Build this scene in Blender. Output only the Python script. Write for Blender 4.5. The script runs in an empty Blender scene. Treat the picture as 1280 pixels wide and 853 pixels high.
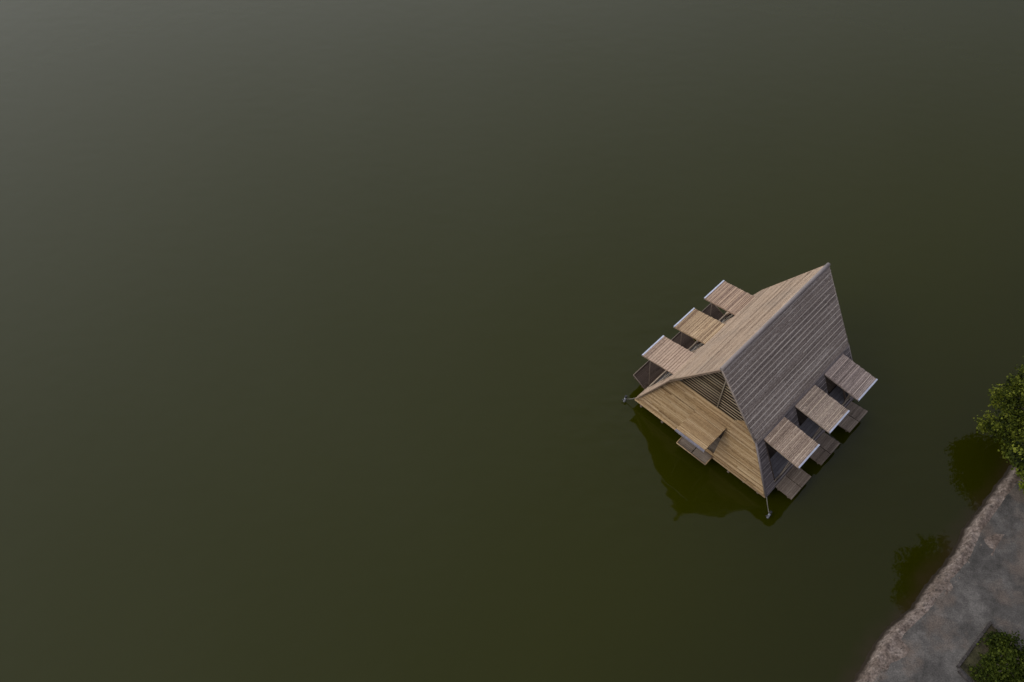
import bpy, bmesh, math, random
from mathutils import Vector, Matrix
R = math.radians
rnd = random.Random(7)
S = bpy.context.scene
COL = S.collection

# ---------------------------------------------------------------- camera
CAM_H = 30.7635
cam = bpy.data.objects.new('camera', bpy.data.cameras.new('camera'))
COL.objects.link(cam)
cam.location = (0, 0, CAM_H)
cam.rotation_euler = (R(90 - 53.0726), 0, 0)
cam.data.sensor_width = 36
cam.data.lens = 36 * 1150 / 1280
cam.data.clip_start = .5
cam.data.clip_end = 4000
S.camera = cam

# ---------------------------------------------------------------- world, sun, exposure
SUN_EL, SUN_AZ = 36.0, (-.9, -.43)
wd = bpy.data.worlds.new('World'); S.world = wd; wd.use_nodes = True
nt = wd.node_tree; nt.nodes.clear()
def wn(t, **k):
    n = nt.nodes.new(t)
    for a, b in k.items(): setattr(n, a, b)
    return n
wout = wn('ShaderNodeOutputWorld'); wbg = wn('ShaderNodeBackground'); wbg.inputs['Strength'].default_value = .1
sky = wn('ShaderNodeTexSky', sky_type='NISHITA'); sky.sun_disc = False
sky.sun_elevation = R(SUN_EL); sky.sun_rotation = math.atan2(SUN_AZ[0], SUN_AZ[1])
tc = wn('ShaderNodeTexCoord')
dot = wn('ShaderNodeVectorMath', operation='DOT_PRODUCT'); dot.inputs[1].default_value = (-.70, .71, -.03)
nt.links.new(tc.outputs['Generated'], dot.inputs[0])
no = wn('ShaderNodeTexNoise'); no.inputs['Scale'].default_value = 1.6; no.inputs['Detail'].default_value = 3
nt.links.new(tc.outputs['Generated'], no.inputs['Vector'])
nm = wn('ShaderNodeMath', operation='MULTIPLY_ADD'); nm.inputs[1].default_value = .42; nm.inputs[2].default_value = -.21
nt.links.new(no.outputs['Fac'], nm.inputs[0])
ad = wn('ShaderNodeMath', operation='ADD')
nt.links.new(dot.outputs['Value'], ad.inputs[0]); nt.links.new(nm.outputs[0], ad.inputs[1])
ramp = wn('ShaderNodeValToRGB'); ramp.color_ramp.interpolation = 'B_SPLINE'
mr = wn('ShaderNodeMapRange'); mr.inputs['From Min'].default_value = -1; mr.inputs['From Max'].default_value = 1
nt.links.new(ad.outputs[0], mr.inputs['Value']); nt.links.new(mr.outputs[0], ramp.inputs['Fac'])
els = ramp.color_ramp.elements
for i, (pos, c) in enumerate([(0, (.16, .16, .20)), (.42, (.19, .19, .225)), (.6, (.28, .285, .315)), (.75, (.55, .56, .59)), (.9, (.90, .91, .94)), (1, (.98, .99, 1))]):
    e = els[i] if i < 2 else els.new(pos)
    e.position = pos; e.color = (*c, 1)
mul = wn('ShaderNodeVectorMath', operation='SCALE'); mul.inputs['Scale'].default_value = 20
nt.links.new(ramp.outputs['Color'], mul.inputs[0])
mx = wn('ShaderNodeMix', data_type='RGBA'); mx.inputs[0].default_value = .9
nt.links.new(sky.outputs[0], mx.inputs[6]); nt.links.new(mul.outputs[0], mx.inputs[7])
nt.links.new(mx.outputs[2], wbg.inputs['Color']); nt.links.new(wbg.outputs[0], wout.inputs['Surface'])

sun = bpy.data.objects.new('sun', bpy.data.lights.new('sun', 'SUN')); COL.objects.link(sun)
sun.data.energy = .8; sun.data.angle = R(30); sun.data.color = (1, .9, .76)
_d = Vector((*(Vector(SUN_AZ).normalized() * math.cos(R(SUN_EL))), math.sin(R(SUN_EL))))
sun.rotation_euler = (-_d).to_track_quat('-Z', 'Y').to_euler()
S.view_settings.view_transform = 'Standard'; S.view_settings.look = 'None'
S.view_settings.exposure = 0; S.view_settings.gamma = 1; S.view_settings.use_curve_mapping = False

# ---------------------------------------------------------------- helpers
class MB:
    """collects faces with a metric uv and a random tone per piece; build() links them as ONE mesh object"""
    def __init__(s): s.v = []; s.f = []; s.uv = []; s.t = []; s.sm = []
    def face(s, pts, uv=None, tone=.5, smooth=False):
        n = len(s.v); s.v += [tuple(p) for p in pts]; s.f.append(tuple(range(n, n + len(pts))))
        s.uv.append(uv or [(0, 0)] * len(pts)); s.t.append(tone); s.sm.append(smooth)
    def box(s, o, a, b, c, tone=.5):
        """parallelepiped from corner o along vectors a, b, c"""
        o, a, b, c = map(Vector, (o, a, b, c))
        la, lb, lc = a.length, b.length, c.length
        uo = rnd.random() * 7
        for q, w1, w2 in (((o, a, b), la, lb), ((o + c, a, b), la, lb), ((o, a, c), la, lc), ((o + b, a, c), la, lc), ((o, b, c), lb, lc), ((o + a, b, c), lb, lc)):
            p, e, g = q
            s.face([p, p + e, p + e + g, p + g], [(uo, uo), (uo + w1, uo), (uo + w1, uo + w2), (uo, uo + w2)], tone)
    def tube(s, pts, r0, r1=None, n=7, tone=.5, caps=True):
        pts = [Vector(p) for p in pts]; r1 = r0 if r1 is None else r1
        rings = []; uo = rnd.random() * 9; L = 0; acc = []
        for i, p in enumerate(pts):
            if i: L += (p - pts[i - 1]).length
            acc.append(L)
            t = (pts[min(i + 1, len(pts) - 1)] - pts[max(i - 1, 0)]).normalized()
            up = Vector((0, 0, 1)) if abs(t.z) < .9 else Vector((1, 0, 0))
            x = t.cross(up).normalized(); y = t.cross(x)
            r = r0 + (r1 - r0) * i / max(1, len(pts) - 1)
            rings.append([p + x * r * math.cos(2 * math.pi * k / n) + y * r * math.sin(2 * math.pi * k / n) for k in range(n)])
        for i in range(len(rings) - 1):
            for k in range(n):
                k2 = (k + 1) % n; w = 2 * math.pi * r0 / n
                s.face([rings[i][k], rings[i][k2], rings[i + 1][k2], rings[i + 1][k]],
                       [(uo + acc[i], uo + k * w), (uo + acc[i], uo + k * w + w), (uo + acc[i + 1], uo + k * w + w), (uo + acc[i + 1], uo + k * w)], tone, True)
        if caps:
            s.face(rings[0][::-1], None, tone); s.face(rings[-1], None, tone)
    def strip(s, a, b, w, h, n, tone=.5, seg=1, wob=0.):
        """a split-bamboo lath from a to b: width w across, arched by h along normal n"""
        a, b, n = Vector(a), Vector(b), Vector(n).normalized()
        d = (b - a); L = d.length
        if L < .02: return
        c = n.cross(d).normalized(); uo = rnd.random() * 50; vo = rnd.random() * 50
        prof = [(-w / 2, -.004), (-w * .3, h), (w * .3, h), (w / 2, -.004)]
        ph = rnd.random() * 6; prev = None
        for i in range(seg + 1):
            t = i / seg
            o = a + d * t + c * (wob * math.sin(ph + t * L * 1.3)) + n * (wob * .4 * math.sin(ph * 2 + t * L * 2.1))
            cur = [o + c * x + n * z for x, z in prof]
            if prev:
                for k in range(3):
                    s.face([prev[k], prev[k + 1], cur[k + 1], cur[k]],
                           [(uo + L * (t - 1 / seg), vo + prof[k][0]), (uo + L * (t - 1 / seg), vo + prof[k + 1][0]), (uo + L * t, vo + prof[k + 1][0]), (uo + L * t, vo + prof[k][0])], tone)
            else: s.face(cur, None, tone)
            prev = cur
        s.face(prev[::-1], None, tone)
    def build(s, name, mat, parent=None):
        me = bpy.data.meshes.new(name); me.from_pydata(s.v, [], s.f)
        ul = me.uv_layers.new(name='UVMap')
        flat = [c for f in s.uv for p in f for c in p]; ul.data.foreach_set('uv', flat)
        at = me.attributes.new('tone', 'FLOAT', 'FACE'); at.data.foreach_set('value', s.t)
        me.polygons.foreach_set('use_smooth', s.sm)
        if any(s.sm):
            bm = bmesh.new(); bm.from_mesh(me); bmesh.ops.remove_doubles(bm, verts=bm.verts, dist=1e-5); bm.to_mesh(me); bm.free()
        me.materials.append(mat)
        o = bpy.data.objects.new(name, me); COL.objects.link(o)
        if parent: o.parent = parent
        return o

def tag(o, label=None, cat=None, group=None, kind=None):
    for k, v in (('label', label), ('category', cat), ('group', group), ('kind', kind)):
        if v: o[k] = v
    return o
def empty(name, loc, rz=0):
    o = bpy.data.objects.new(name, None); COL.objects.link(o); o.location = loc; o.rotation_euler = (0, 0, rz); o.empty_display_size = .3
    return o

# ---------------------------------------------------------------- materials
def newmat(name):
    m = bpy.data.materials.new(name); m.use_nodes = True
    return m, m.node_tree, m.node_tree.nodes['Principled BSDF']
def N(t, ty, ins=None, **k):
    n = t.nodes.new(ty)
    for a, b in k.items(): setattr(n, a, b)
    for a, b in (ins or {}).items(): n.inputs[a].default_value = b
    return n
def bamboo(name, dark, mid, light, grain=1., stain=.35, stain_col=(.10, .085, .075), rough=.75, stipple=.5, streak=.9):
    m, t, b = newmat(name); L = t.links.new
    at = N(t, 'ShaderNodeAttribute', attribute_name='tone')
    uv = N(t, 'ShaderNodeUVMap', uv_map='UVMap')
    mp = N(t, 'ShaderNodeMapping', {'Scale': (1.6 * grain, 60 * grain, 1)})
    L(uv.outputs[0], mp.inputs[0])
    n1 = N(t, 'ShaderNodeTexNoise', {'Scale': 1., 'Detail': 4., 'Roughness': .65}); L(mp.outputs[0], n1.inputs['Vector'])
    mp2 = N(t, 'ShaderNodeMapping', {'Scale': (9, 16, 1)}); L(uv.outputs[0], mp2.inputs[0])
    n2 = N(t, 'ShaderNodeTexNoise', {'Scale': 1.3, 'Detail': 5., 'Roughness': .7}); L(mp2.outputs[0], n2.inputs['Vector'])
    # tone + streaks + stipple
    a1 = N(t, 'ShaderNodeMath', {1: streak, 2: -streak / 2}, operation='MULTIPLY_ADD'); L(n1.outputs[0], a1.inputs[0])
    a2 = N(t, 'ShaderNodeMath', operation='ADD'); L(at.outputs['Fac'], a2.inputs[0]); L(a1.outputs[0], a2.inputs[1])
    a3 = N(t, 'ShaderNodeMath', {1: stipple * 2, 2: -stipple}, operation='MULTIPLY_ADD'); L(n2.outputs[0], a3.inputs[0])
    a4 = N(t, 'ShaderNodeMath', operation='ADD'); L(a2.outputs[0], a4.inputs[0]); L(a3.outputs[0], a4.inputs[1])
    rp = N(t, 'ShaderNodeValToRGB'); e = rp.color_ramp.elements
    e[0].position = .08; e[0].color = (*dark, 1); e[1].position = .5; e[1].color = (*mid, 1)
    q = e.new(.95); q.color = (*light, 1)
    L(a4.outputs[0], rp.inputs['Fac'])
    # broad weather stains in object space
    ob = N(t, 'ShaderNodeTexCoord'); n3 = N(t, 'ShaderNodeTexNoise', {'Scale': .9, 'Detail': 6., 'Roughness': .6}); L(ob.outputs['Object'], n3.inputs['Vector'])
    r3 = N(t, 'ShaderNodeMapRange', {'From Min': .48, 'From Max': .75, 'To Max': stain}); L(n3.outputs[0], r3.inputs['Value'])
    mx = N(t, 'ShaderNodeMix', data_type='RGBA'); L(r3.outputs[0], mx.inputs[0]); L(rp.outputs[0], mx.inputs[6]); mx.inputs[7].default_value = (*stain_col, 1)
    L(mx.outputs[2], b.inputs['Base Color']); b.inputs['Roughness'].default_value = rough; b.inputs['Specular IOR Level'].default_value = .25
    bp = N(t, 'ShaderNodeBump', {'Strength': .4, 'Distance': .01}); L(n1.outputs[0], bp.inputs['Height']); L(bp.outputs[0], b.inputs['Normal'])
    return m
def plain(name, c, rough=.6, metal=0, noise=.25, scale=6.):
    m, t, b = newmat(name); L = t.links.new
    tc = N(t, 'ShaderNodeTexCoord'); n = N(t, 'ShaderNodeTexNoise', {'Scale': scale, 'Detail': 5.}); L(tc.outputs['Object'], n.inputs['Vector'])
    rp = N(t, 'ShaderNodeValToRGB'); e = rp.color_ramp.elements
    e[0].position = .3; e[0].color = (*[x * (1 - noise) for x in c], 1); e[1].position = .7; e[1].color = (*[min(1, x * (1 + noise)) for x in c], 1)
    L(n.outputs[0], rp.inputs[0]); L(rp.outputs[0], b.inputs['Base Color'])
    b.inputs['Roughness'].default_value = rough; b.inputs['Metallic'].default_value = metal
    return m

M = {}
M['roof_pink'] = bamboo('weathered pink bamboo', (.16, .112, .078), (.43, .315, .225), (.58, .45, .335), stain=.5, stain_col=(.27, .22, .18), stipple=.6)
M['roof_grey'] = bamboo('weathered grey bamboo', (.175, .142, .120), (.36, .30, .255), (.60, .54, .475), stain=.5, stain_col=(.225, .18, .15), stipple=1.05, streak=.35)
M['yellow'] = bamboo('fresh yellow bamboo', (.15, .090, .040), (.395, .265, .132), (.56, .42, .25), stain=.45, stain_col=(.27, .185, .115), stipple=.55)
M['yellow_flap'] = bamboo('yellow flap bamboo', (.18, .11, .052), (.47, .315, .16), (.64, .48, .285), stain=.35, stain_col=(.33, .225, .14), stipple=.55)  # lighter copy of the yellow, making up for weaker light on the flap
M['vent'] = bamboo('vent slats', (.14, .10, .06), (.36, .28, .18), (.5, .41, .28), stain=.2)
M['wall_grey'] = bamboo('wall grey bamboo', (.09, .078, .076), (.21, .182, .175), (.34, .30, .29), stain=.3, stipple=.45)
AWN = {
 'aw_l0': bamboo('awning bamboo one', (0.150, 0.102, 0.075), (0.476, 0.347, 0.258), (0.653, 0.503, 0.381), stain=.2, stipple=0.60),
 'aw_l1': bamboo('awning bamboo two', (0.218, 0.136, 0.082), (0.490, 0.354, 0.224), (0.680, 0.517, 0.326), stain=.3, stain_col=(0.299, 0.204, 0.122), stipple=0.80),
 'aw_l2': bamboo('awning bamboo three', (0.204, 0.136, 0.102), (0.449, 0.320, 0.238), (0.653, 0.490, 0.354), stain=.3, stain_col=(0.299, 0.218, 0.163), stipple=0.70),
 'aw_r0': bamboo('awning bamboo four', (0.205, 0.151, 0.113), (0.490, 0.377, 0.290), (0.757, 0.619, 0.480), stain=.3, stain_col=(0.299, 0.226, 0.177), stipple=0.85),
 'aw_r1': bamboo('awning bamboo five', (0.174, 0.133, 0.106), (0.426, 0.340, 0.276), (0.694, 0.574, 0.452), stain=.3, stain_col=(0.299, 0.226, 0.170), stipple=0.85),
 'aw_r2': bamboo('awning bamboo six', (0.158, 0.127, 0.113), (0.363, 0.294, 0.264), (0.615, 0.513, 0.452), stain=.3, stain_col=(0.237, 0.189, 0.170), stipple=0.80),
}
M['pole'] = bamboo('bamboo pole', (.14, .11, .08), (.30, .25, .19), (.42, .36, .28), stain=.2)
M['deck_r'] = bamboo('grey brown deck bamboo', (.085, .066, .051), (.195, .155, .122), (.30, .25, .20), stain=.4, stain_col=(.10, .075, .058), stipple=.5)
M['deck_l'] = bamboo('brown deck mesh with awning shade', (.042, .030, .023), (.088, .064, .051), (.14, .105, .084), stain=.3, stain_col=(.05, .035, .03), stipple=.5)  # brown net, made darker to hold the shade of the awning above
M['floor'] = bamboo('grey floor boards', (.11, .105, .11), (.22, .21, .225), (.32, .31, .32), stain=.3, stipple=.3)
M['inner_shade'] = bamboo('floor boards darkened by inner shade', (.03, .022, .017), (.06, .045, .035), (.09, .07, .055), stain=.3, stipple=.3)  # shade deep inside the house is put into this dark colour
M['inner'] = bamboo('inner bamboo', (.06, .042, .03), (.14, .10, .075), (.22, .16, .12), stain=.2)
M['strip'] = plain('pale plastic edging', (.52, .56, .68), .3, 0, .15, 8)
M['strip_dull'] = plain('dull grey edging', (.27, .26, .31), .4, 0, .2, 8)
M['ridge'] = bamboo('ridge roll', (.13, .11, .10), (.27, .235, .22), (.38, .34, .33), stain=.3, stipple=.4)
M['rope'] = plain('rope', (.17, .16, .125), .9)
M['post_white'] = plain('white painted post', (.21, .22, .24), .5, 0, .35, 20)
M['post_dark'] = plain('dark rubber cap', (.03, .03, .035), .6)
M['drum'] = plain('blue grey plastic drum', (.05, .07, .09), .5)

# ================================================================ SETTING: water, land, path
SH0 = Vector((11.25, 9.16)); SHD = (Vector((19.58, 17.63)) - SH0).normalized(); SHN = Vector((SHD.y, -SHD.x))   # SHN points to the land
shore_pts = [(11.25, 9.16), (11.81, 9.89), (12.71, 10.83), (13.72, 11.6), (14.7, 12.67), (15.61, 13.41), (16.36, 14.48), (17.62, 15.77), (18.83, 17.01), (19.58, 17.63)]
def S_of(p): q = Vector(p) - SH0; return q.dot(SHD), q.dot(SHN)
_sp = [S_of(p) for p in shore_pts]
def shore_off(s):
    if s <= _sp[0][0]: return _sp[0][1]
    for (a, oa), (b, ob) in zip(_sp, _sp[1:]):
        if s <= b:
            t = (s - a) / (b - a); return oa + (ob - oa) * t
    return _sp[-1][1]
def sh(s, d, z=0):
    p = SH0 + SHD * s + SHN * (d + shore_off(s)); return Vector((p.x, p.y, z))
from mathutils import noise as mn
def fbm(x, y, z=0, o=4): return mn.fractal(Vector((x, y, z)), 1.0, 2.0, o)

def water_mat():
    m, t, b = newmat('murky green lake water'); L = t.links.new
    tc = N(t, 'ShaderNodeTexCoord')
    n0 = N(t, 'ShaderNodeTexNoise', {'Scale': .07, 'Detail': 4.}); L(tc.outputs['Object'], n0.inputs['Vector'])
    rp = N(t, 'ShaderNodeValToRGB'); e = rp.color_ramp.elements
    e[0].position = .35; e[0].color = (.0250, .0276, .0004, 1); e[1].position = .68; e[1].color = (.0264, .0288, .0006, 1)
    L(n0.outputs[0], rp.inputs[0])
    # darker along the bank: clearer water, plus tree and bank shade in the colour
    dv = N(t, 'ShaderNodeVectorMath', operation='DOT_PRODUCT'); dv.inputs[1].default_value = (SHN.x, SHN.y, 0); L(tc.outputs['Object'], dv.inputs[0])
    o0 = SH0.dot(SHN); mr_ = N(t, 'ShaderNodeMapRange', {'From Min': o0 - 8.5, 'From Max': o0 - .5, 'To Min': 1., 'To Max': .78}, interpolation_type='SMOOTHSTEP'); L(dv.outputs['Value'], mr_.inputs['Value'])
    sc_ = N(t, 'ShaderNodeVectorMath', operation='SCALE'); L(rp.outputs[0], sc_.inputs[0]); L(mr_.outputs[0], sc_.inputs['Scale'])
    nmud = N(t, 'ShaderNodeTexNoise', {'Scale': 1.2, 'Detail': 4.}); L(tc.outputs['Object'], nmud.inputs['Vector'])
    am = N(t, 'ShaderNodeMath', {1: .9}, operation='MULTIPLY_ADD'); L(nmud.outputs[0], am.inputs[0]); L(dv.outputs['Value'], am.inputs[2])
    mm = N(t, 'ShaderNodeMapRange', {'From Min': o0 - .35, 'From Max': o0 + .75, 'To Max': .85}, interpolation_type='SMOOTHSTEP'); L(am.outputs[0], mm.inputs['Value'])
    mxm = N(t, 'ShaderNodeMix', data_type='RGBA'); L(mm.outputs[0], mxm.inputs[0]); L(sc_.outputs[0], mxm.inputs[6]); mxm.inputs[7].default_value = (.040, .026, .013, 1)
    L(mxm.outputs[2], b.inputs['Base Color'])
    b.inputs['IOR'].default_value = 1.33; b.inputs['Roughness'].default_value = .035
    mp = N(t, 'ShaderNodeMapping', {'Scale': (1, 1.6, 1), 'Rotation': (0, 0, .6)}); L(tc.outputs['Object'], mp.inputs[0])
    n1 = N(t, 'ShaderNodeTexNoise', {'Scale': 1.0, 'Detail': 1., 'Roughness': .4}); L(mp.outputs[0], n1.inputs['Vector'])
    bp = N(t, 'ShaderNodeBump', {'Strength': .26, 'Distance': .06}); L(n1.outputs[0], bp.inputs['Height']); L(bp.outputs[0], b.inputs['Normal'])
    # small wavelets stirred up by the floating house, dying out to a glassy lake
    ds_ = N(t, 'ShaderNodeVectorMath', operation='DISTANCE'); ds_.inputs[1].default_value = (8.6, 19.0, 0); L(tc.outputs['Object'], ds_.inputs[0])
    st = N(t, 'ShaderNodeMapRange', {'From Min': 3.5, 'From Max': 9., 'To Min': .32, 'To Max': .08}, interpolation_type='SMOOTHSTEP'); L(ds_.outputs['Value'], st.inputs['Value'])
    L(st.outputs[0], bp.inputs['Strength'])
    return m
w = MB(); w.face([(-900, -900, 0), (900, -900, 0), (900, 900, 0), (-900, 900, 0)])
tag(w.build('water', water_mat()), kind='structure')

def ground_mat(name, cols, scale=1.2, spots=(.16, .12, .09), rough=.9, gmin=.62, gsc=22.):
    m, t, b = newmat(name); L = t.links.new
    tc = N(t, 'ShaderNodeTexCoord')
    n1 = N(t, 'ShaderNodeTexNoise', {'Scale': scale, 'Detail': 8., 'Roughness': .68}); L(tc.outputs['Object'], n1.inputs['Vector'])
    rp = N(t, 'ShaderNodeValToRGB'); e = rp.color_ramp.elements
    e[0].position = .32; e[0].color = (*cols[0], 1); e[1].position = .68; e[1].color = (*cols[2], 1); q = e.new(.5); q.color = (*cols[1], 1)
    L(n1.outputs[0], rp.inputs[0])
    n2 = N(t, 'ShaderNodeTexNoise', {'Scale': .75, 'Detail': 5., 'Roughness': .6}); mp = N(t, 'ShaderNodeMapping', {'Location': (13.3, 4.1, 0)})
    L(tc.outputs['Object'], mp.inputs[0]); L(mp.outputs[0], n2.inputs['Vector'])
    r2 = N(t, 'ShaderNodeMapRange', {'From Min': .52, 'From Max': .64, 'To Max': .6}); L(n2.outputs[0], r2.inputs['Value'])
    mx = N(t, 'ShaderNodeMix', data_type='RGBA'); L(r2.outputs[0], mx.inputs[0]); L(rp.outputs[0], mx.inputs[6]); mx.inputs[7].default_value = (*spots, 1)
    n4 = N(t, 'ShaderNodeTexNoise', {'Scale': gsc, 'Detail': 4., 'Roughness': .7}); L(tc.outputs['Object'], n4.inputs['Vector'])
    r4 = N(t, 'ShaderNodeMapRange', {'From Min': .3, 'From Max': .7, 'To Min': gmin, 'To Max': 2 - gmin}); L(n4.outputs[0], r4.inputs['Value'])
    ml = N(t, 'ShaderNodeVectorMath', operation='SCALE'); L(mx.outputs[2], ml.inputs[0]); L(r4.outputs[0], ml.inputs['Scale'])
    L(ml.outputs[0], b.inputs['Base Color']); b.inputs['Roughness'].default_value = rough; b.inputs['Specular IOR Level'].default_value = .2
    bp = N(t, 'ShaderNodeBump', {'Strength': .6, 'Distance': .03}); L(n4.outputs[0], bp.inputs['Height']); L(bp.outputs[0], b.inputs['Normal'])
    return m

# rough bank strip along the water: one sculpted sheet, from under the water up to the path
bk = MB(); NS, ND = 900, 26; s0, s1 = -14, 60
def bank_pt(s, k):
    d = -.5 + 1.75 * k / ND
    wob = .10 * fbm(s * .9, 3) + .05 * fbm(s * 3.1, 9)
    dd = d - wob
    t = max(0., min(1., (dd + .12) / .30)); t = t * t * (3 - 2 * t)
    z = -.35 + .35 * max(0, min(1, (dd + .5) / .42)) + .50 * t
    rub = max(0, min(1, (dd - .02) / .12)) * max(0, min(1, (.42 - dd) / .2))
    z += rub * (.10 * fbm(s * 2.3, d * 2.6, 1) + .07 * abs(fbm(s * 6, d * 6, 5)))
    if d > 1.1: z = min(z, .46)
    return sh(s, d, z)
g = [[bank_pt(s0 + (s1 - s0) * i / NS, k) for k in range(ND + 1)] for i in range(NS + 1)]
for i in range(NS):
    for k in range(ND): bk.face([g[i][k], g[i + 1][k], g[i + 1][k + 1], g[i][k + 1]], None, .5, True)
def bank_mat():
    m = ground_mat('broken brown concrete bank', ((.085, .064, .053), (.20, .158, .132), (.33, .275, .237)), 3.2, (.13, .098, .078), gmin=.4, gsc=12.)
    t = m.node_tree; b = t.nodes['Principled BSDF']; src = b.inputs['Base Color'].links[0].from_socket
    tc = N(t, 'ShaderNodeTexCoord'); sp = N(t, 'ShaderNodeSeparateXYZ'); t.links.new(tc.outputs['Object'], sp.inputs[0])
    nz = N(t, 'ShaderNodeTexNoise', {'Scale': 2.5, 'Detail': 4.}); t.links.new(tc.outputs['Object'], nz.inputs['Vector'])
    a = N(t, 'ShaderNodeMath', {1: .22}, operation='MULTIPLY_ADD'); t.links.new(nz.outputs[0], a.inputs[0]); t.links.new(sp.outputs['Z'], a.inputs[2])
    r = N(t, 'ShaderNodeMapRange', {'From Min': .22, 'From Max': .42}); t.links.new(a.outputs[0], r.inputs['Value'])
    mx = N(t, 'ShaderNodeMix', data_type='RGBA'); t.links.new(r.outputs[0], mx.inputs[0]); mx.inputs[6].default_value = (.030, .022, .014, 1); t.links.new(src, mx.inputs[7])
    t.links.new(mx.outputs[2], b.inputs['Base Color'])
    return m
tag(bk.build('bank', bank_mat()), kind='structure')

# path and the land beyond it: one sheet with gentle unevenness, reaching far inland
pt = MB()
ds = [.20, .42, .54, .84, 1., 1.25, 1.5, 1.8, 2.2, 2.6, 3., 3.5, 4., 5, 6.5, 9, 14, 30, 120, 600]
ss = [-600, -120, -30] + [-8 + .12 * i for i in range(290)] + [34, 45, 60, 150, 600]
def path_pt(s, d):
    dn = d + (.10 * fbm(s * 1.3, 21) + .06 * fbm(s * 4, 17) if d < .3 else 0)
    e = 1 if d > .3 else 0
    return sh(s, dn, (.505 if d > .3 else .37) + e * .03 * fbm(s * .5, d * .5, 4))
pg = [[path_pt(s, d) for d in ds] for s in ss]
for i in range(len(ss) - 1):
    for k in range(len(ds) - 1): pt.face([pg[i][k], pg[i + 1][k], pg[i + 1][k + 1], pg[i][k + 1]], None, .5, True)
M['path'] = ground_mat('worn grey concrete path', ((.053, .050, .046), (.105, .098, .090), (.19, .177, .162)), 1.1, (.18, .14, .112))
tag(pt.build('path', M['path']), kind='structure')

# loose rubble lying on the bank strip (nobody could count it)
rb = MB()
def stone(c, r, tone):
    bmx = bmesh.new(); bmesh.ops.create_icosphere(bmx, subdivisions=1, radius=1)
    sc = Vector((rnd.uniform(.7, 1.4), rnd.uniform(.6, 1.1), rnd.uniform(.4, .8))) * r
    rot = Matrix.Rotation(rnd.random() * 6.3, 3, 'Z') @ Matrix.Rotation(rnd.uniform(-.4, .4), 3, 'X')
    for v in bmx.verts:
        p = v.co * rnd.uniform(.75, 1.15); v.co = rot @ Vector((p.x * sc.x, p.y * sc.y, p.z * sc.z)) + c
    for f in bmx.faces: rb.face([v.co.copy() for v in f.verts], [(v.co.x, v.co.y) for v in f.verts], tone)
    bmx.free()
for i in range(620):
    s = rnd.uniform(-5, 23); k = rnd.randint(8, 16); p = bank_pt(s, k)
    stone(p + Vector((0, 0, .0)), rnd.choice([.02, .025, .03, .035, .045]) * rnd.uniform(.7, 1.2), .5 * rnd.random())
M['rubble'] = bamboo('rubble stone', (.09, .075, .062), (.20, .165, .14), (.34, .295, .255), grain=.3, stain=.2, stipple=.6, rough=.95)
tag(rb.build('rubble', M['rubble']), kind='stuff')

# ================================================================ FLOATING HOUSE
HX, HY, HYAW = 9.3105, 20.1305, R(-44.0889)
house = tag(empty('floating_house', (HX, HY, 0), HYAW), 'floating bamboo house with a steep gabled roof and propped open flaps', 'floating house')
ZR, LR, XK, ZK, XB, YB, LK, Z0 = 5.525, 3.259, 1.923, 2.706, 3.1, 3.19, 3.01, .35
SLOPE = (XB - XK) / (ZK - Z0)
def xw(z): return XB - SLOPE * (z - Z0)                 # outer face of the side walls
ZH, YH = 2.42, 2.62                                      # top of the end walls
def yw(z): return YB - (YB - YH) / (ZH - Z0) * (z - Z0)  # outer face of the end walls
def lerp(a, b, t): return Vector(a) + (Vector(b) - Vector(a)) * t
def slab(mb, c00, c10, c11, c01, n, th, tone=.5):
    """flat slab: face corners (c00-c10 along, c01-c11 up), thickness th away from normal n"""
    P = [Vector(c) for c in (c00, c10, c11, c01)]; n = Vector(n).normalized(); Q = [p - n * th for p in P]
    L = (P[1] - P[0]).length; W_ = (P[3] - P[0]).length
    mb.face(P, [(0, 0), (L, 0), (L, W_), (0, W_)], tone); mb.face(Q[::-1], [(0, W_), (L, W_), (L, 0), (0, 0)], tone * .6)
    for i in range(4):
        j = (i + 1) % 4; l = (P[i] - P[j]).length; mb.face([P[i], Q[i], Q[j], P[j]], [(0, 0), (0, th), (l, th), (l, 0)], tone)
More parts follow.
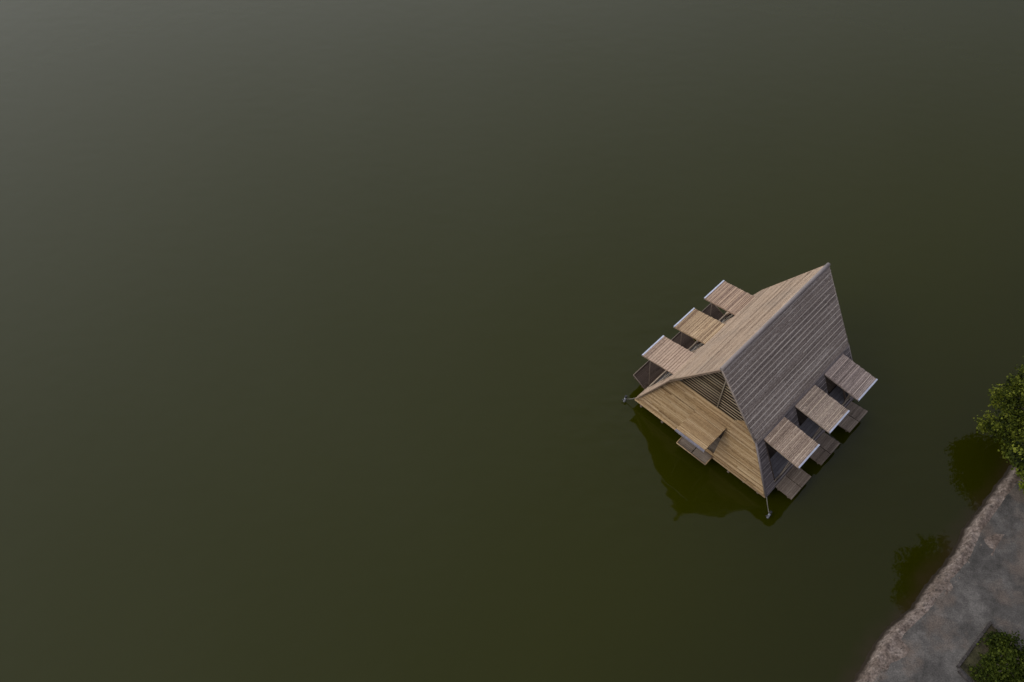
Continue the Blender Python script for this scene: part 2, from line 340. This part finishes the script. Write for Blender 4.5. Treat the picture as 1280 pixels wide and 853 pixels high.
def clad(mb, c00, c10, c11, c01, n, pitch, tone, spread, fill=.96, h=.014, holes=(), batten=0, bt=.9, seg=6, wob=.004, gap=.05, endj=.03):
    """courses of split-bamboo laths running c00->c10, stacked up to c01/c11; holes = (t0, t1, u0, u1) left open (u in metres from the middle)"""
    c00, c10, c11, c01 = map(Vector, (c00, c10, c11, c01)); n = Vector(n).normalized()
    hgt = (lerp(c00, c10, .5) - lerp(c01, c11, .5)).length; rows = max(2, round(hgt / pitch))
    acc = 0; drift = 0
    for r in range(rows):
        t = (r + .5) / rows; a, b = lerp(c00, c01, t), lerp(c10, c11, t); mid = (a + b) / 2; L = (b - a).length; d = (b - a) / L
        drift = drift * .55 + rnd.gauss(0, spread * .6)
        ivs = [(-L / 2 + rnd.uniform(-endj, endj), L / 2 + rnd.uniform(-endj, endj))]
        for (t0, t1, u0, u1) in holes:
            if t0 <= t <= t1:
                nv = []
                for (p, q) in ivs:
                    if u0 <= p and u1 >= q: continue
                    if u1 <= p or u0 >= q: nv.append((p, q)); continue
                    if u0 > p: nv.append((p, u0))
                    if u1 < q: nv.append((u1, q))
                ivs = nv
        if rnd.random() < gap: continue
        lift = rnd.uniform(0, .006)
        for p, q in ivs:
            # break a long course into two or three lengths of bamboo
            cuts = [p] + sorted(rnd.uniform(p, q) for _ in range(int((q - p) / 1.3))) + [q]
            for x, y in zip(cuts, cuts[1:]):
                mb.strip(mid + d * x + n * lift, mid + d * (y - .004) + n * lift, pitch * fill, h * rnd.uniform(.7, 1.3), n,
                         max(0, min(1, tone + drift + rnd.gauss(0, spread))), max(1, int(seg * (y - x) / L)), wob)
    if batten:
        nb = int(hgt / batten)
        for i in range(nb):
            t = (i + .5 + rnd.uniform(-.08, .08)) / nb; a, b = lerp(c00, c01, t), lerp(c10, c11, t); L = (b - a).length; d = (b - a) / L; mid = (a + b) / 2
            ivs = [(-L / 2, L / 2)]
            for (t0, t1, u0, u1) in holes:
                if t0 <= t <= t1: ivs = [z for (p, q) in ivs for z in ((p, min(q, u0)), (max(p, u1), q)) if z[1] - z[0] > .03]
            for p, q in ivs:
                cuts = [p] + sorted(rnd.uniform(p, q) for _ in range(int((q - p) / 2.2))) + [q]
                for x, y in zip(cuts, cuts[1:]):
                    if rnd.random() < .06: continue
                    o = n * .016
                    mb.strip(mid + d * (x + .01) + o, mid + d * (y - .01) + o, .03 * rnd.uniform(.7, 1.25), .016, n, bt + rnd.gauss(.1, .15), 6, .009)

# --- roof slopes
for sg, mk in ((-1, 'roof_pink'), (1, 'roof_grey')):
    n = Vector((sg * (ZR - ZK), 0, XK))
    e0, e1 = Vector((sg * (XK + .05), -LK, ZK - .075)), Vector((sg * (XK + .05), LK, ZK - .075))
    r1, r0 = Vector((sg * .02, LR, ZR - .03)), Vector((sg * .02, -LR, ZR - .03))
    mb = MB(); slab(mb, e0, e1, r1, r0, n, .09, .22)
    if sg < 0: clad(mb, e0, e1, r1, r0, n, .052, .56, .12, holes=(), gap=.03, seg=10, wob=.008, endj=.06)
    else: clad(mb, e0, e1, r1, r0, n, .052, .42, .07, batten=.205, bt=.88, gap=.0, seg=8, wob=.008, endj=.05)
    for yy in (-1, 1):      # rake pole closing the gable edge of the slope
        a = Vector((sg * (XK + .05), yy * LK, ZK - .08)); b = Vector((sg * .02, yy * LR, ZR - .04))
        mb.tube([a, lerp(a, b, .5), b], .032, n=6, tone=.5)
    rf = mb.build('roof_slope', M[mk], house)
    rf['label'] = 'tan pink bamboo roof slope' if sg < 0 else 'grey bamboo roof slope with pale battens'
rc = MB(); rc.tube([(0, -LR - .03 + (2 * LR + .06) * i / 10, ZR + .008 * math.sin(i * 1.7)) for i in range(11)], .075, n=12, tone=.6)
rc.build('ridge_cap', M['ridge'], house)

# --- side walls with three openings each
SPC, OW, ZO0, ZO1 = 1.9576, 1.27, .50, 2.50
def tz(z): return (z - Z0) / (ZK - Z0)
for sg, mk in ((-1, 'roof_pink'), (1, 'wall_grey')):
    n = Vector((sg * (ZK - Z0), 0, XB - XK)).normalized()
    def cr(y, z, off=0): return Vector((sg * xw(z), y, z)) + n * off
    mb = MB()
    ye = lambda z: YB + (LK - YB) * tz(z)
    edges = [(-1, None)] + [((i - 1) * SPC) for i in range(3)]
    # backing panels round the openings
    bands = [(Z0, ZO0, None), (ZO1, ZK, None)]
    for za, zb, _ in bands: slab(mb, cr(-ye(za), za), cr(ye(za), za), cr(ye(zb), zb), cr(-ye(zb), zb), n, .06, .25)
    xs = [('e', -1)] + [v for i in range(3) for v in ((i - 1) * SPC - OW / 2, (i - 1) * SPC + OW / 2)] + [('e', 1)]
    for a, b in ((0, 1), (2, 3), (4, 5), (6, 7)):
        def yy(q, z): return q[1] * ye(z) if isinstance(q, tuple) else q
        slab(mb, cr(yy(xs[a], ZO0), ZO0), cr(yy(xs[b], ZO0), ZO0), cr(yy(xs[b], ZO1), ZO1), cr(yy(xs[a], ZO1), ZO1), n, .06, .25)
    holes = [(tz(ZO0), tz(ZO1), (i - 1) * SPC - OW / 2, (i - 1) * SPC + OW / 2) for i in range(3)]
    clad(mb, cr(-YB, Z0), cr(YB, Z0), cr(LK, ZK), cr(-LK, ZK), n, .062, .55 if sg < 0 else .45, .1, holes=holes, seg=6, wob=.004, batten=0 if sg < 0 else .22, bt=.75)
    for q in (-1, 1):        # corner board filling the gap between this wall's edge and the end wall
        a, b = cr(q * YB, Z0), cr(q * LK, ZK)
        inn0 = Vector((sg * (xw(Z0) - .03), q * (yw(Z0) - .03), Z0)); inn1 = Vector((sg * (xw(ZH) - .03), q * (yw(ZH) - .03), ZH))
        mb.face([a, b, inn1, inn0], [(0, 0), (2.4, 0), (2.4, .3), (0, .1)], .5)
        mb.tube([a, b], .04, n=6, tone=.6)
    mb.build('side_wall', M[mk], house)

# --- end walls (yellow skirts) with one opening each, gable vents above
FO0, FO1, FW = .5, 1.86, 1.30
def te(z): return (z - Z0) / (ZH - Z0)
for sg in (-1, 1):
    n = Vector((0, sg * (ZH - Z0), YB - YH)).normalized()
    def ce(x, z, off=0): return Vector((x, sg * yw(z), z)) + n * off
    mb = MB(); xe = lambda z: xw(z) - .05
    for za, zb in ((Z0, FO0), (FO1, ZH)): slab(mb, ce(-xe(za), za), ce(xe(za), za), ce(xe(zb), zb), ce(-xe(zb), zb), n, .05, .3)
    for q in (-1, 1): slab(mb, ce(q * xe(FO0), FO0), ce(q * FW / 2, FO0), ce(q * FW / 2, FO1), ce(q * xe(FO1), FO1), n, .05, .3)
    clad(mb, ce(-xe(Z0), Z0), ce(xe(Z0), Z0), ce(xe(ZH), ZH), ce(-xe(ZH), ZH), n, .060, .54, .17, holes=[(te(FO0), te(FO1), -FW / 2, FW / 2)], seg=10, wob=.012, gap=.05, batten=.36, bt=1.)
    # cornice lath on the top edge, sill pole at the bottom, hip poles
    mb.tube([ce(-xe(ZH), ZH, .02), ce(0, ZH - .01, .02), ce(xe(ZH), ZH, .02)], .05, n=6, tone=.72)
    mb.tube([ce(-XB + .02, Z0, .01), ce(0, Z0 + .01, .01), ce(XB - .02, Z0, .01)], .05, n=6, tone=.6)
    for q in (-1, 1): mb.tube([ce(q * (xe(Z0) - .03), Z0 + .02, .02), ce(q * (xe(ZH) - .03), ZH, .02)], .028, n=6, tone=.75)
    mb.build('end_wall', M['yellow'], house)
    # gable vent: slats across the triangle, the left half close-set, the right half with gaps
    yv = sg * (YH - .07); gv = MB()
    zt = 5.25
    def gx(z): return max(.02, (ZR - z) * XK / (ZR - ZK) - .06)
    rows = 19
    for i in range(rows):
        z = ZH + .06 + (zt - ZH - .06) * i / rows; w_ = min(gx(z), xw(z) - .08)
        gv.tube([(-w_, yv, z), (-.02, yv, z)], .029 + rnd.uniform(-.008, .006), n=6, tone=.6 + rnd.gauss(0, .18))
        gv.tube([(.02, yv, z), (w_, yv, z + rnd.uniform(-.02, .02))], .019 if z < 3.7 else .027, n=6, tone=.5 + rnd.gauss(0, .18))
    gv.build('gable_vent', M['vent'], house)
    # bamboo filler closing the lower right corner of the vent
    fp = MB(); A0, A1, A2 = Vector((.78, yv + sg * .06, ZH)), Vector((1.99, yv + sg * .06, ZH)), Vector((1.50, yv + sg * .06, 3.08))
    fp.face([A0, A1, A2], [(0, 0), (1.2, 0), (.7, .7)], .45)
    for k in range(11):
        t = (k + .5) / 11; fp.strip(lerp(A0, A2, t) + Vector((rnd.uniform(-.03, .03), 0, 0)), lerp(A1, A2, t), .058, .014, (0, sg, 0), .5 + rnd.gauss(0, .15), 2, .004)
    fp.build('corner_panel', M['yellow'], house)
    gp = MB(); gp.tube([(0, yv + sg * .05, ZH), (0, yv + sg * .05, zt + .1)], .026, n=8, tone=.9); gp.build('vent_post', M['pole'], house)
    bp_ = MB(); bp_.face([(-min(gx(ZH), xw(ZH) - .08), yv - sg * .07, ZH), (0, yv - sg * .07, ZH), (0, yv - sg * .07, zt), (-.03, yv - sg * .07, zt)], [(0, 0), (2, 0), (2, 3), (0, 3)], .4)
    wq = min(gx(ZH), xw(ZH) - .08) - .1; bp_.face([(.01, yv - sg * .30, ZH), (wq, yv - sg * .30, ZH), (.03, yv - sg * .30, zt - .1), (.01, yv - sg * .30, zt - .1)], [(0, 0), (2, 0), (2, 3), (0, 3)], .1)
    bp_.build('vent_shade_sheet', M['inner_shade'], house)  # dark sheets added behind the slats so the gaps read as shade

# --- awnings (top-hung flaps) with edge strip and prop poles
def awning(hinge, outer, ax, w, mat, tone, pitch, batten, name_label=None, edge='strip', spread=.12, gap=.05, propy=None, bt=.9):
    hinge, outer, ax = Vector(hinge), Vector(outer), Vector(ax).normalized(); v = outer - hinge
    n = ax.cross(v).normalized()
    if n.z < 0: n = -n
    mb = MB(); a, b, c, d = hinge - ax * w / 2, hinge + ax * w / 2, outer + ax * w / 2, outer - ax * w / 2
    slab(mb, a, b, c, d, n, .05, .3)
    clad(mb, a, b, c, d, n, pitch, tone, spread, batten=batten, bt=bt, seg=4, wob=.004, gap=gap, endj=.012)
    vv = v.normalized()
    for q in (-1, 1): mb.tube([hinge + ax * q * w * .36 - n * .09, outer + ax * q * w * .36 - n * .09], .03, n=6, tone=.4)
    o = mb.build('awning', mat, house)
    if name_label: o['label'] = name_label
    es = MB(); es.box(outer - ax * (w / 2 + .005) - vv * .035 + n * .022, ax * (w + .01), vv * .05, n * .010); es.box(outer - ax * (w / 2 + .005) + vv * .015 + n * .032, ax * (w + .01), -n * .09, vv * .010)
    es.build('edge_strip', M[edge], o)
    return o, n
def prop(parent, a, b, r=.018, m='pole'):
    mb = MB(); mb.tube([a, lerp(a, b, .5), b], r, r * .85, n=6, tone=.55); mb.build('prop_pole', M[m], parent)
for i in range(3):
    y = (i - 1) * SPC
    o, n = awning((-1.99, y, 2.545), (-3.4936, y, 2.2995 + (.02, -.015, .03)[i]), (0, 1, 0), 1.2964, AWN['aw_l%d' % i], (.55, .58, .52)[i], (.105, .062, .062)[i], (0, .19, .24)[i], ('pinkish flap with dark gaps', 'yellowish flap with pale battens', 'tan pink flap')[i], 'strip', (.07, .14, .12)[i], (.02, .05, .04)[i])
    for q in (-1, 1): prop(o, (-3.2, y + q * .52, 2.28), (-xw(.6) - .02, y + q * .56, .62), .014, 'deck_r')
    o, n = awning((1.99, y, 2.545), (3.5379, y, 2.3627 + (-.02, .02, 0)[i]), (0, 1, 0), 1.2964, AWN['aw_r%d' % i], (.5, .5, .48)[i], .06, (.40, .37, .44)[i], ('grey tan flap', 'grey tan flap with pale battens', 'purple grey flap')[i], 'strip', .10, .03)
    for q in (-1, 1): prop(o, (3.15, y + q * .52, 2.33), (xw(.6) + .02, y + q * .56, .62), .016, 'deck_r')
for sg in (-1, 1):
    o, n = awning((0, sg * 2.78, 1.93), (0, sg * 4.11, 1.90), (1, 0, 0), FW, M['yellow_flap'], .55, .058, .42, 'yellow flap over the end opening', 'strip_dull', .12, .03, bt=.95)
    for q in (-1, 1): prop(o, (q * .5, sg * 3.8, 1.86), (q * .58, sg * (yw(.6) + .03), .6))

# --- fold-down deck flaps
def deck(c00, c10, c11, c01, mat, label, rail=None, split=True):
    """c00-c10 on the wall side, c01-c11 outer"""
    c00, c10, c11, c01 = map(Vector, (c00, c10, c11, c01)); n = (c10 - c00).cross(c01 - c00).normalized()
    if n.z < 0: n = -n
    mb = MB()
    for u0, u1 in (((0, .487), (.513, 1)) if split else ((0, 1),)):
        q = [lerp(c00, c10, u0), lerp(c00, c10, u1), lerp(c01, c11, u1), lerp(c01, c11, u0)]
        slab(mb, *q, n, .045, .45); clad(mb, *q, n, .07, .5, .12, seg=1, wob=.0, gap=.03, h=.010, endj=.01)
    for t in (.2, .8): mb.tube([lerp(c00, c01, t) - n * .08, lerp(c10, c11, t) - n * .08], .03, n=6, tone=.4)
    o = mb.build('deck_flap', mat, house); o['label'] = label
    if rail:
        r = MB(); r.tube([c01 + n * .03, c11 + n * .03], .02, n=6, tone=.6); r.tube([c00 + n * .02, c01 + n * .03], .018, n=6, tone=.5); r.tube([c10 + n * .02, c11 + n * .03], .018, n=6, tone=.5)
        r.build('edge_rail', rail, o)
    return o
for i in range(3):
    y = (i - 1) * SPC
    deck((3.09, y - .65, .40), (3.09, y + .65, .40), (3.82, y + .65, .36 + .05 * i), (3.82, y - .65, .36 + .04 * i), M['deck_r'], 'grey brown deck flap folded down over the water', None)
    deck((-3.08, y - .65, .42), (-3.08, y + .65, .42), (-3.74, y + .65, .75), (-3.74, y - .65, .75), M['deck_l'], 'brown deck flap with awning shade in its colour, tilted up at its outer edge', M['deck_r'], False)
for sg in (-1, 1):
    deck((-.68, sg * 3.2, .42), (.68, sg * 3.2, .42), (.68, sg * 3.66, .37), (-.68, sg * 3.66, .37), M['deck_r'], 'grey brown deck flap below the end opening', M['yellow'])

# --- floor, inner frame, raft, floats
fl = MB(); fl.box((-3.0, -3.1, .34), (6.0, 0, 0), (0, 6.2, 0), (0, 0, .07), .35)
for k in range(48): fl.strip((-3.0, -3.06 + k * .13, .412), (3.0, -3.06 + k * .13, .412), .122, .008, (0, 0, 1), max(0, min(1, .5 + rnd.gauss(0, .12))))
fl.build('floor', M['inner_shade'], house)
for sg in (-1, 1):
    vb = MB()
    for k in range(6): vb.box((sg * (2.30 + k * .12), -3.05, .425), (sg * .11, 0, 0), (0, 6.1, 0), (0, 0, .022), .5 + rnd.gauss(0, .1))
    vb.build('lit_edge_boards', M['floor'], house)  # paler floor rim: light by the side openings put into the boards
    eb = MB()
    for k in range(6): eb.box((-2.25, sg * (2.38 + k * .12), .425), (4.5, 0, 0), (0, sg * .11, 0), (0, 0, .022), .6 + rnd.gauss(0, .1))
    eb.build('lit_edge_boards', M['deck_r'], house)  # lighter rim standing for the lit floor inside the end openings
fr = MB()
for y in (-2.45, -SPC / 2, SPC / 2, 2.45):
    for sg in (-1, 1):
        fr.tube([(sg * (xw(.42) - .14), y, .42), (sg * (xw(2.6) - .14), y, 2.6)], .04, n=6, tone=.5)
        fr.tube([(sg * (XK - .12), y, 2.62), (sg * .05, y, ZR - .2)], .04, n=6, tone=.5)
    fr.tube([(-XK + .1, y, 2.62), (XK - .1, y, 2.62)], .04, n=6, tone=.5)
fr.build('inner_frame', M['inner'], house)
for sg in (-1, 1):
    for i in range(3):
        y = (i - 1) * SPC; br = MB()
        if sg < 0:
            for q in (-1, 1): br.tube([(sg * (xw(.45) - .09), y + q * .58, .45), (sg * (xw(1.35) - .09), y - q * .58, 1.35)], .016, n=5, tone=.7)
            br.tube([(sg * (xw(1.35) - .09), y - .64, 1.35), (sg * (xw(1.35) - .09), y + .64, 1.35)], .02, n=5, tone=.7)
        br.tube([(sg * (xw(.62) + .01), y - .64, .60), (sg * (xw(.62) + .01), y + .64, .60)], .022, n=5, tone=.8)
        br.build('crossed_rail' if sg < 0 else 'sill_rail', M['pole'], house)
rf = MB()
for x in (-2.75, -1.7, -.55, .55, 1.45, 2.1, 2.75): rf.tube([(x, -3.16 - rnd.random() * .10, .25), (x, 3.2, .25)], .05, n=8, tone=.4)
for y in (-2.7, 0, 2.7): rf.tube([(-3.0, y, .15), (3.0, y, .15)], .07, n=8, tone=.35)
rf.build('raft_beams', M['deck_r'], house)
for x in (-2.2, -1.1, 0, 1.1, 2.2):
    for y in (-2.1, -.7, .7, 2.1):
        d = MB(); d.tube([(x, y - .42, -.08), (x, y + .42, -.08)], .27, n=16); d.build('float_drum', M['drum'], house)

# ================================================================ MOORINGS
hm = Matrix.Translation((HX, HY, 0)) @ Matrix.Rotation(HYAW, 4, 'Z')
def mooring(lx, ly, lean, lab, rlab, corner):
    p = hm @ Vector((lx, ly, 0)); r = tag(empty('mooring_post', p), lab, 'mooring post')
    top = Vector((lean[0] * .7, lean[1] * .7, .30)); b = MB(); b.tube([Vector((0, 0, -1.2)) - top * .3, Vector((0, 0, 0)), top * .75], .045, n=10); b.build('shaft', M['post_white'], r)
    c = MB(); c.tube([top * .75, top], .055, .05, n=10); c.build('cap', M['post_dark'], r)
    k = MB(); k.tube([(-.1, 0, .12), (.1, .02, .13)], .022, n=6); k.build('cleat', M['post_dark'], r)
    q = hm @ Vector(corner); a = p + top * .5; mid = (a + q) / 2 - Vector((0, 0, .05))
    o = MB(); o.tube([a, (a + mid) / 2 - Vector((0, 0, .02)), mid, (q + mid) / 2 - Vector((0, 0, .015)), q], .016, n=5); o = o.build('mooring_rope', M['rope'])
    tag(o, rlab, 'rope')
mooring(-3.46, -3.38, (.08, .1), 'short white mooring post in the water by the left front corner of the floating house', 'thin grey rope tying the left front corner of the house to its mooring post', (-3.12, -3.2, .4))
mooring(3.56, -3.62, (.1, .12), 'short white mooring post in the water below the near corner of the floating house', 'thin grey rope hanging from the near corner of the house to its mooring post', (3.12, -3.2, .4))

# ================================================================ TREES, SHRUBS, PLANTER
def leafmat(name, c0, c1, c2):
    m, t, b = newmat(name); L = t.links.new
    at = N(t, 'ShaderNodeAttribute', attribute_name='tone'); rp = N(t, 'ShaderNodeValToRGB'); e = rp.color_ramp.elements
    e[0].position = .1; e[0].color = (*c0, 1); e[1].position = .9; e[1].color = (*c2, 1); q = e.new(.5); q.color = (*c1, 1)
    L(at.outputs['Fac'], rp.inputs[0]); L(rp.outputs[0], b.inputs['Base Color']); b.inputs['Roughness'].default_value = .6; b.inputs['Specular IOR Level'].default_value = .12
    tr = N(t, 'ShaderNodeBsdfTranslucent'); L(rp.outputs[0], tr.inputs['Color']); ms = N(t, 'ShaderNodeMixShader', {0: .25})
    L(b.outputs[0], ms.inputs[1]); L(tr.outputs[0], ms.inputs[2]); L(ms.outputs[0], t.nodes['Material Output'].inputs['Surface'])
    return m
M['leaf_a'] = leafmat('dark olive leaves', (.008, .014, .001), (.056, .074, .004), (.22, .245, .028))
M['leaf_b'] = leafmat('bright green leaves', (.030, .048, .003), (.115, .155, .010), (.27, .31, .03))
M['leaf_c'] = leafmat('grass green leaves', (.014, .024, .002), (.042, .060, .004), (.10, .125, .014))
M['bark'] = plain('grey brown bark', (.10, .08, .06), .9, 0, .4, 14)
def leaf(mb, p, n, size, tone):
    n = n.normalized(); x = n.orthogonal().normalized(); a = rnd.random() * 6.283
    x = (Matrix.Rotation(a, 3, n) @ x); y = n.cross(x)
    l, w = size, size * .42
    mb.face([p - x * l * .5, p - y * w + n * .01, p + x * l * .55 - n * size * .08, p + y * w + n * .01], None, tone)
def clump(mb, c, r, count, size, flat=.75):
    """leaves in little sprigs spread through an uneven ball"""
    c = Vector(c); nsp = max(4, count // 12); base = rnd.gauss(0, .10)
    for _ in range(nsp):
        d = Vector((rnd.gauss(0, 1), rnd.gauss(0, 1), rnd.gauss(0, 1))).normalized()
        rr = r * (rnd.random() ** .4) * (1 + .35 * fbm(d.x * 1.7 + c.x, d.y * 1.7 + c.y, d.z * 1.7, 3))
        sc = c + Vector((d.x, d.y, d.z * flat)) * rr; st = base + rnd.gauss(.5, .19)
        for _ in range(12):
            p = sc + Vector((rnd.gauss(0, 1), rnd.gauss(0, 1), rnd.gauss(0, .6))) * size * .95
            n = Vector((d.x * .6 + rnd.gauss(0, .45), d.y * .6 + rnd.gauss(0, .45), .75 + rnd.gauss(0, .4)))
            leaf(mb, p, n, size * rnd.uniform(.7, 1.3), max(0, min(1, st + rnd.gauss(0, .14))))
def tree(name, base, clumps, lm, size, dens, lab, cat, trunk_r=.14, fork=None):
    r = tag(empty(name, base), lab, cat); B = Vector(base); cr = MB(); tk = MB()
    cen = sum((Vector(c[:3]) for c in clumps), Vector()) / len(clumps) - B; fk = Vector(fork) - B if fork else cen * .45
    tk.tube([Vector((0, 0, -.2)), fk * .5 + Vector((.06, -.04, .1)), fk], trunk_r, trunk_r * .6, n=9)
    for c in clumps:
        q = Vector(c[:3]) - B; m_ = fk + (q - fk) * .55 + Vector((0, 0, .15))
        tk.tube([fk - Vector((0, 0, .1)), m_, q], trunk_r * .4, .012, n=6)
        clump(cr, q, c[3], int(dens * c[3] ** 2), size)
    tk.build('trunk', M['bark'], r); cr.build('crown', lm, r)
    return r
A = [(18.35, 18.95, 2.0, .62), (18.9, 19.2, 2.5, .62), (18.55, 18.3, 2.3, .72), (18.3, 17.5, 2.1, .62), (19.2, 18.4, 3.0, .8), (19.0, 17.3, 2.7, .75), (20.0, 19.0, 3.6, .9),
     (20.1, 18.0, 3.5, 1.0), (20.9, 18.8, 4.0, 1.1), (20.5, 19.9, 3.2, .8), (18.05, 18.5, 1.0, .42), (18.35, 18.1, 1.3, .5), (18.5, 17.0, 1.5, .45), (19.4, 19.6, 2.7, .55)]
tree('leafy_tree', (20.4, 18.2, .5), A, M['leaf_a'], .085, 2700, 'dark leafy tree leaning from the bank over the water at the right edge', 'tree', .17, (20.2, 18.5, 1.6))
C = [(18.85, 16.55, 1.1, .36), (18.8, 16.0, .95, .34), (19.05, 15.6, .8, .36), (19.4, 16.0, 1.1, .5), (19.5, 16.7, 1.3, .5), (18.95, 15.2, .65, .22)]
tree('shrub', (19.6, 16.3, .45), C, M['leaf_b'], .085, 3400, 'bright green bush at the foot of the dark tree where the path meets the bank', 'shrub', .05, (19.6, 16.3, .75))
Bt = [(16.35, 14.25, 5.6, .75), (17.0, 14.9, 6.2, .9), (17.2, 15.9, 6.4, .8), (17.9, 15.3, 6.6, .9), (18.3, 16.4, 6.6, .9), (18.6, 14.4, 6.7, 1.0), (17.4, 14.1, 6.1, .75), (19.3, 15.3, 7.0, 1.1), (19.6, 13.9, 6.8, 1.1)]
tree('overhanging_tree', (20.3, 13.2, .5), Bt, M['leaf_a'], .11, 2000, 'taller tree beside the path, seen only as the smaller dark reflection next to the bank', 'tree', .18, (19.5, 14.0, 4.0))

# planter: low concrete edging round a bed
PC = Vector((14.42, 9.5)); PE = Vector((15.98, 11.0)); u1 = (PE - PC).normalized(); u2 = Vector((u1.y, -u1.x))
u2 = (Vector((14.78, 8.95)) - PC).normalized()
kerb = MB()
def bar(p, d, L, w, h, z=.48):
    nn = Vector((d.y, -d.x))
    nseg = max(2, int(L / .5))
    for i in range(nseg):
        a = p + d * (L * i / nseg + .008); l = L / nseg - .016; hz = h + rnd.uniform(-.012, .012)
        kerb.box((a.x, a.y, z), (d.x * l, d.y * l, 0), (nn.x * w, nn.y * w, 0), (0, 0, hz), rnd.random())
bar(PC, u1, (PE - PC).length, .08, .11); bar(PC + u2 * .12, u2, 5.0, .08, .12)
e2 = PE; bar(e2 + u2 * .12, u2, 5.0, .08, .11)
M['kerb'] = ground_mat('kerb stone with painted shadow', ((.03, .027, .025), (.06, .053, .05), (.10, .09, .082)), 4, (.06, .05, .042))  # the kerb's shadow line is put into this dark stone colour
tag(kerb.build('planter_kerb', M['kerb']), 'low concrete kerb with its shadow put into the colour, round the planted bed beside the path', 'kerb')
soil = MB(); a, b = PC + u1 * .1 + u2 * .1, PE - u1 * .02 + u2 * .1; c, d = b + u2 * 5, a + u2 * 5
NSO = 14
for i in range(NSO):
    for k in range(NSO):
        def sp_(i, k):
            q = a + (b - a) * (i / NSO) + (d - a) * (k / NSO); return (q.x, q.y, .555 + .03 * fbm(q.x * 1.5, q.y * 1.5))
        soil.face([sp_(i, k), sp_(i + 1, k), sp_(i + 1, k + 1), sp_(i, k + 1)], None, .5, True)
M['soil'] = ground_mat('dark mossy soil', ((.02, .018, .010), (.045, .042, .02), (.075, .07, .034)), 3, (.075, .055, .04))
tag(soil.build('soil', M['soil']), kind='structure')
gc = MB()
for _ in range(7000):
    s, t = rnd.random(), rnd.random() * 4.8; q = a + (b - a) * s + u2 * t
    dens = fbm(q.x * 1.1, q.y * 1.1, 2) + (.35 if t > .35 else -.5) + s * .35
    if dens < rnd.uniform(-.2, .35): continue
    leaf(gc, Vector((q.x, q.y, .57 + rnd.random() * .12)), Vector((rnd.gauss(0, .5), rnd.gauss(0, .5), 1)), rnd.uniform(.05, .1), max(0, min(1, .45 + rnd.gauss(0, .2))))
tag(gc.build('ground_cover', M['leaf_c']), kind='stuff')
for j, (s, t, h, lab) in enumerate([(.80, .78, .26, 'round leafy bush in the kerbed bed, nearest to the far kerb'), (.48, .95, .2, 'low leafy bush in the middle of the kerbed bed'), (1.0, 1.35, .3, 'leafy bush at the right edge of the kerbed bed')]):
    q = a + (b - a) * min(s, .85) + u2 * t
    cl = [(q.x + rnd.uniform(-.4, .4), q.y + rnd.uniform(-.35, .35), .55 + h * rnd.uniform(.4, .9), .17 + .1 * rnd.random()) for _ in range(9)]
    tree('bush', (q.x, q.y, .55), cl, M['leaf_c'], .08, 3400, lab, 'bush', .02, (q.x, q.y, .7))['group'] = 'bushes in the kerbed bed'
